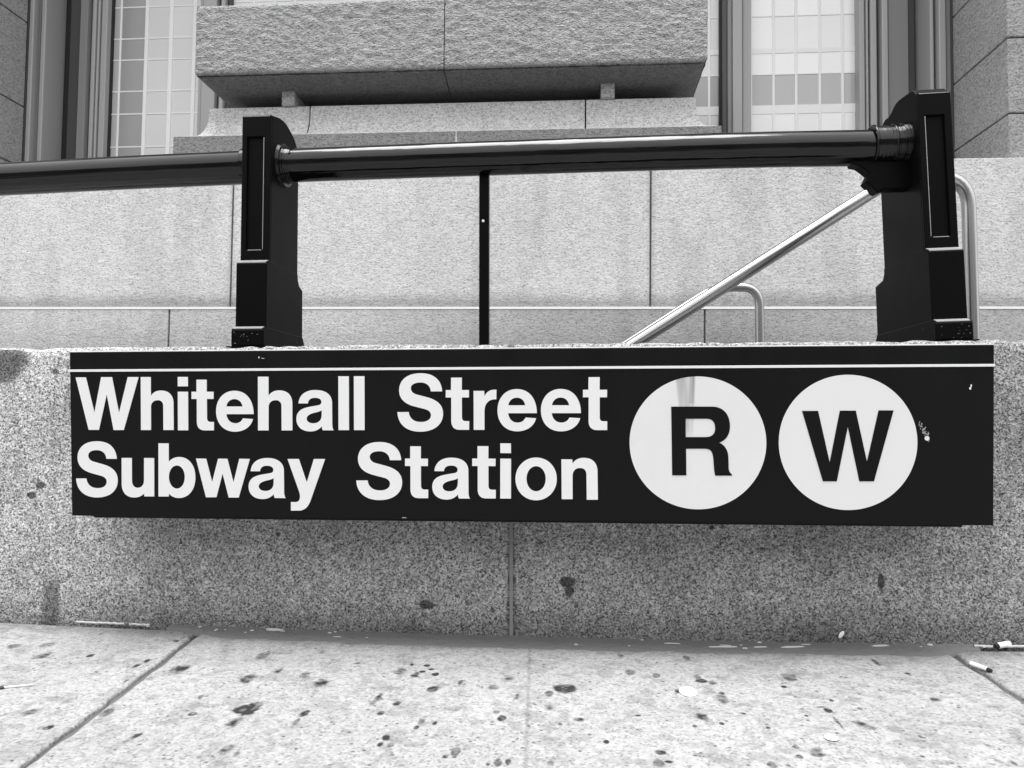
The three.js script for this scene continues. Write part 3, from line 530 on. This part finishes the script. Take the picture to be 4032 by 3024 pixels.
  const shadeStone = fineStone(0.17, 0.004);  // bevel stone darkened: the shade under the overhang is in its colour
  for (const [a, b, l, r, s] of [[-2.072, -0.7085, true, false, 41], [-0.7035, 0.660, false, true, 43]]) {
    const q = mesh('rough_block', rough(a, b, l, r, s), roughStone, g);
    mesh('bevel', rough(a, b, l, r, s, 'bevel'), shadeStone, q, 'smooth bevel under the rough face with its shade in the colour');
  }
}

// ------------------------------------------------------------------ the building behind: piers, deep jambs and tall windows
{
  const base = [-0.7, 1.30, -3.2], [g, put] = levelThing('office_building', 'grey stone building with tall gridded windows between two piers above the stair', 'building', base);
  const group = (name) => { const q = new THREE.Group(); q.name = name; g.add(q); return q; };
  const pierStone = fineStone(0.34, 0.003), metal = { L: std(0.34, 0.45), M: std(0.20, 0.5), D: std(0.055, 0.5), K: std(0.012, 0.6) };  // dark tones hold recess shade as well as black gaskets
  for (const [x0, x1, cr] of [[2.245, 6.0, [1.306, 1.613, 2.017, 2.43, 2.84, 3.25, 3.66, 4.07]], [-8.0, -3.67, [1.306, 1.613, 2.017, 2.59, 3.0, 3.41, 3.82, 4.07]]]) {
    const p = group('pier');
    for (let k = 0; k < cr.length - 1; k++) mesh('stone', uvBox(put(block(x0, x1, cr[k] + 0.004, cr[k + 1] - 0.004, -2.77, -2.2, 0.006)), base, FS, FS), pierStone, p);
    mesh('mortar_core', uvBox(put(plain(x0 + 0.012, x1 - 0.01, 1.306, 4.07, -2.765, -2.212)), base), mortarDark, p);
    mesh('backing', uvBox(put(plain(x0 > 0 ? x0 - 0.01 : x0, x0 > 0 ? x1 : x1 + 0.01, 1.306, 4.07, -3.6, -2.772)), base), metal.D, p);
  }
  mesh('terrace', uvBox(put(plain(-8, 6, 1.20, 1.305, -3.6, -2.401)), base, FS, FS), fineStone(0.34), g);
  mesh('upper_wall', uvBox(put(plain(-8, 6, 4.075, 9, -4.5, -2.2)), base, FS, FS), pierStone, g);
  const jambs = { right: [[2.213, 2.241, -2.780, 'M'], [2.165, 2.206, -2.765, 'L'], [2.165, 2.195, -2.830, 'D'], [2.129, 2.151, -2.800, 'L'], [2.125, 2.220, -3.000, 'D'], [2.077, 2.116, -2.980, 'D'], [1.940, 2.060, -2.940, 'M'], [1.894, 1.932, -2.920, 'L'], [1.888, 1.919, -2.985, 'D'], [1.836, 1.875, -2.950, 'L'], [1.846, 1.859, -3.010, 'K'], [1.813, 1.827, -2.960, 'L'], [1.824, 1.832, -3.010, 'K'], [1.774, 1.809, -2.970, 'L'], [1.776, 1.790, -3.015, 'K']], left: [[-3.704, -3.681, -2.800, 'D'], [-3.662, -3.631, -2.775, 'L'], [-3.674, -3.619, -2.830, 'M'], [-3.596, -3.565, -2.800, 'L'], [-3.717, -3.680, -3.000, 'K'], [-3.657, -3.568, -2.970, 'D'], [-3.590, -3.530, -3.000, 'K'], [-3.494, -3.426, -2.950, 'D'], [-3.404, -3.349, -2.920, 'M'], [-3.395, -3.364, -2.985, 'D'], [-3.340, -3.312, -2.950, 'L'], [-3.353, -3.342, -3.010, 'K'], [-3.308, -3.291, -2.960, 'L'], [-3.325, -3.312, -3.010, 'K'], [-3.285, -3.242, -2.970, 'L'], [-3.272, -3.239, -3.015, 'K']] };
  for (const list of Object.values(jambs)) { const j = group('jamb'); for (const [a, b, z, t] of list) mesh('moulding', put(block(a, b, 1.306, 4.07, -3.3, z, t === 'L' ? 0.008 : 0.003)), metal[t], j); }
  // the two mullions between the three windows: dark slits between pale bronze strips
  for (const list of [[[-2.585, -2.560, -2.985, 'L'], [-2.560, -2.550, -3.02, 'K'], [-2.550, -2.455, -2.96, 'L'], [-2.455, -2.435, -3.0, 'D'], [-2.435, -2.405, -2.98, 'L'], [-2.405, -2.378, -3.015, 'D']],
    [[0.914, 0.928, -3.015, 'K'], [0.926, 0.958, -2.98, 'D'], [0.956, 0.985, -2.965, 'M'], [0.985, 1.046, -2.95, 'L'], [1.046, 1.054, -3.02, 'K'], [1.054, 1.107, -2.985, 'L']]]) {
    const j = group('mullion'); for (const [a, b, z, t] of list) mesh('moulding', put(block(a, b, 1.306, 4.07, -3.3, z, 0.006)), metal[t], j);
  }
  const bar = std(0.80, 0.55), paneMat = {}; const pane = (v) => paneMat[v] ??= std(v, 0.16, { specularIntensity: 0.8 });
  function windowOf(x0, x1, xs, ys, wv, wh, tone) {
    const w = group('window');
    const X = [x0, ...xs, x1], Y = [1.306, ...ys, 4.07];
    for (let i = 0; i < X.length - 1; i++) for (let j = 0; j < Y.length - 1; j++) { const t = tone(i, j, (X[i] + X[i + 1]) / 2, (Y[j] + Y[j + 1]) / 2); mesh('pane', put(plain(X[i] + 0.002, X[i + 1] - 0.002, Y[j] + 0.002, Y[j + 1] - 0.002, -3.062, -3.05 + 0.0012 * hash(i, j, 3))), pane(t), w); }
    xs.forEach((x, k) => mesh('muntin', put(block(x - wv[k % wv.length] / 2, x + wv[k % wv.length] / 2, 1.31, 4.065, -3.06, -3.044, 0.003)), bar, w));
    ys.forEach((y, k) => mesh('muntin', put(block(x0, x1, y - wh(y) / 2, y + wh(y) / 2, -3.06, -3.046, 0.002)), bar, w));
  }
  windowOf(-3.24, -2.584, [-3.19, -3.001, -2.823, -2.652], [1.46, 1.68, 1.838, 2.07, 2.23, 2.453, 2.604, 2.829, 2.98, 3.2, 3.35, 3.58, 3.8], [0.014, 0.026, 0.03, 0.028], () => 0.010, (i, j) => [0.48, 0.30, 0.60, 0.64, 0.68][i] * (0.94 + 0.1 * hash(i, j, 21)));
  const ys = [1.56, 1.75, 2.003, 2.235, 2.39, 2.621, 2.84, 3.0, 3.22, 3.4, 3.62, 3.85], thick = (y) => y === 2.003 ? 0.058 : y === 2.39 ? 0.034 : 0.009;
  const rowTone = (i, j, x, y) => (y > 2.621 ? 0.92 : y > 2.39 ? 0.88 : y > 2.235 ? 0.90 : y > 2.003 ? 0.47 : 0.86) * (0.93 + 0.07 * hash(i, j, 23));
  windowOf(1.105, 1.780, [1.122, 1.263, 1.406, 1.554, 1.696], ys, [0.012, 0.016, 0.017, 0.017, 0.017], thick, rowTone);
  const mx = []; for (let k = 0; k < 22; k++) mx.push(0.853 - 0.147 * k);
  windowOf(-2.38, 0.916, mx.reverse(), ys, [0.016], thick, (i, j, x, y) => 0.82 * rowTone(i, j, x, y));
}

// ------------------------------------------------------------------ unseen building added behind the camera to close off the low sky
{
  const t = thing('added_building', 'unseen masonry building added across the street to block the low sky', 'building', [0, -0.66, 17]);
  mesh('wall', plain(-45, 45, 0, 8.2, 0, 6), std(0.22, 0.9), t);
  const gl = std(0.02, 0.1), geo = plain(-0.7, 0.7, 0, 1.9, -0.06, 0.05);
  for (let r = 0; r < 2; r++) for (let k = -9; k < 10; k++) { const w = mesh('window', geo, gl, t); w.position.set(k * 3.1, 1.4 + r * 3.6, 0); }
}

// ------------------------------------------------------------------ small litter on the pavement
function butt(a, b, label, r = 0.0045) {
  const A = new THREE.Vector3(...a), B = new THREE.Vector3(...b), L = A.distanceTo(B), t = thing('cigarette_butt', label, 'cigarette butt', [(a[0] + b[0]) / 2, (a[1] + b[1]) / 2, (a[2] + b[2]) / 2]);
  t.quaternion.setFromUnitVectors(new THREE.Vector3(0, 1, 0), B.clone().sub(A).normalize());
  mesh('paper', new THREE.CylinderGeometry(r, r * 0.94, L * 0.82, 18).translate(0, L * 0.09, 0), std(0.85, 0.85), t);
  mesh('burnt_end', new THREE.CylinderGeometry(r * 0.95, r * 0.7, L * 0.18, 18, 2).translate(0, -L * 0.41, 0), std(0.02, 0.95), t);
}
const gy = (x, d = 0.005) => paveY(x) + d;
butt([0.884, gy(0.885), 0.176], [0.866, gy(0.865), 0.128], 'cigarette butt lying beside the joint between two slabs', 0.005);
butt([0.972, gy(0.972, 0.012), 0.022], [1.012, gy(1.012, 0.013), 0.006], 'short thick cigarette butt lying against the foot of the wall', 0.007);
{
  const t = thing('twig', 'thin pale splinter lying alone on the slab near the edge', 'twig', [-1.118, gy(-1.118, 0.003), 0.441]);
  mesh('stick', new THREE.CylinderGeometry(0.0018, 0.0012, 0.052, 8).rotateZ(Math.PI / 2).rotateY(0.40), std(0.8, 0.8), t);
  mesh('burnt_tip', new THREE.IcosahedronGeometry(0.005, 1).scale(1.3, 0.6, 1).translate(-0.026, 0, 0.012), std(0.04, 0.9), t);
  const s = thing('chewing_gum', 'flattened pale piece of chewing gum on the middle slab', 'chewing gum', [0.224, gy(0.224, 0.001), 0.325]);
  mesh('lump', new THREE.SphereGeometry(0.019, 24, 10).scale(0.95, 0.12, 1.5), std(0.72, 0.8), s);
  const u = thing('paper_scrap', 'small torn white paper scrap beside a dark crack on the slab', 'paper scrap', [0.436, gy(0.436, 0.002), 0.534]);
  mesh('sheet', new THREE.SphereGeometry(0.011, 16, 8).scale(1.1, 0.12, 1.1), std(0.8, 0.8), u);
  const l = thing('leaf', 'tiny pale dry leaf stuck to the foot of the speckled wall', 'leaf', [0.632, gy(0.632, 0.03), 0.004]);
  mesh('blade', new THREE.SphereGeometry(0.010, 14, 8).scale(0.5, 1, 0.12).rotateZ(-0.6), std(0.8, 0.8), l);
}

renderer.render(scene, camera);
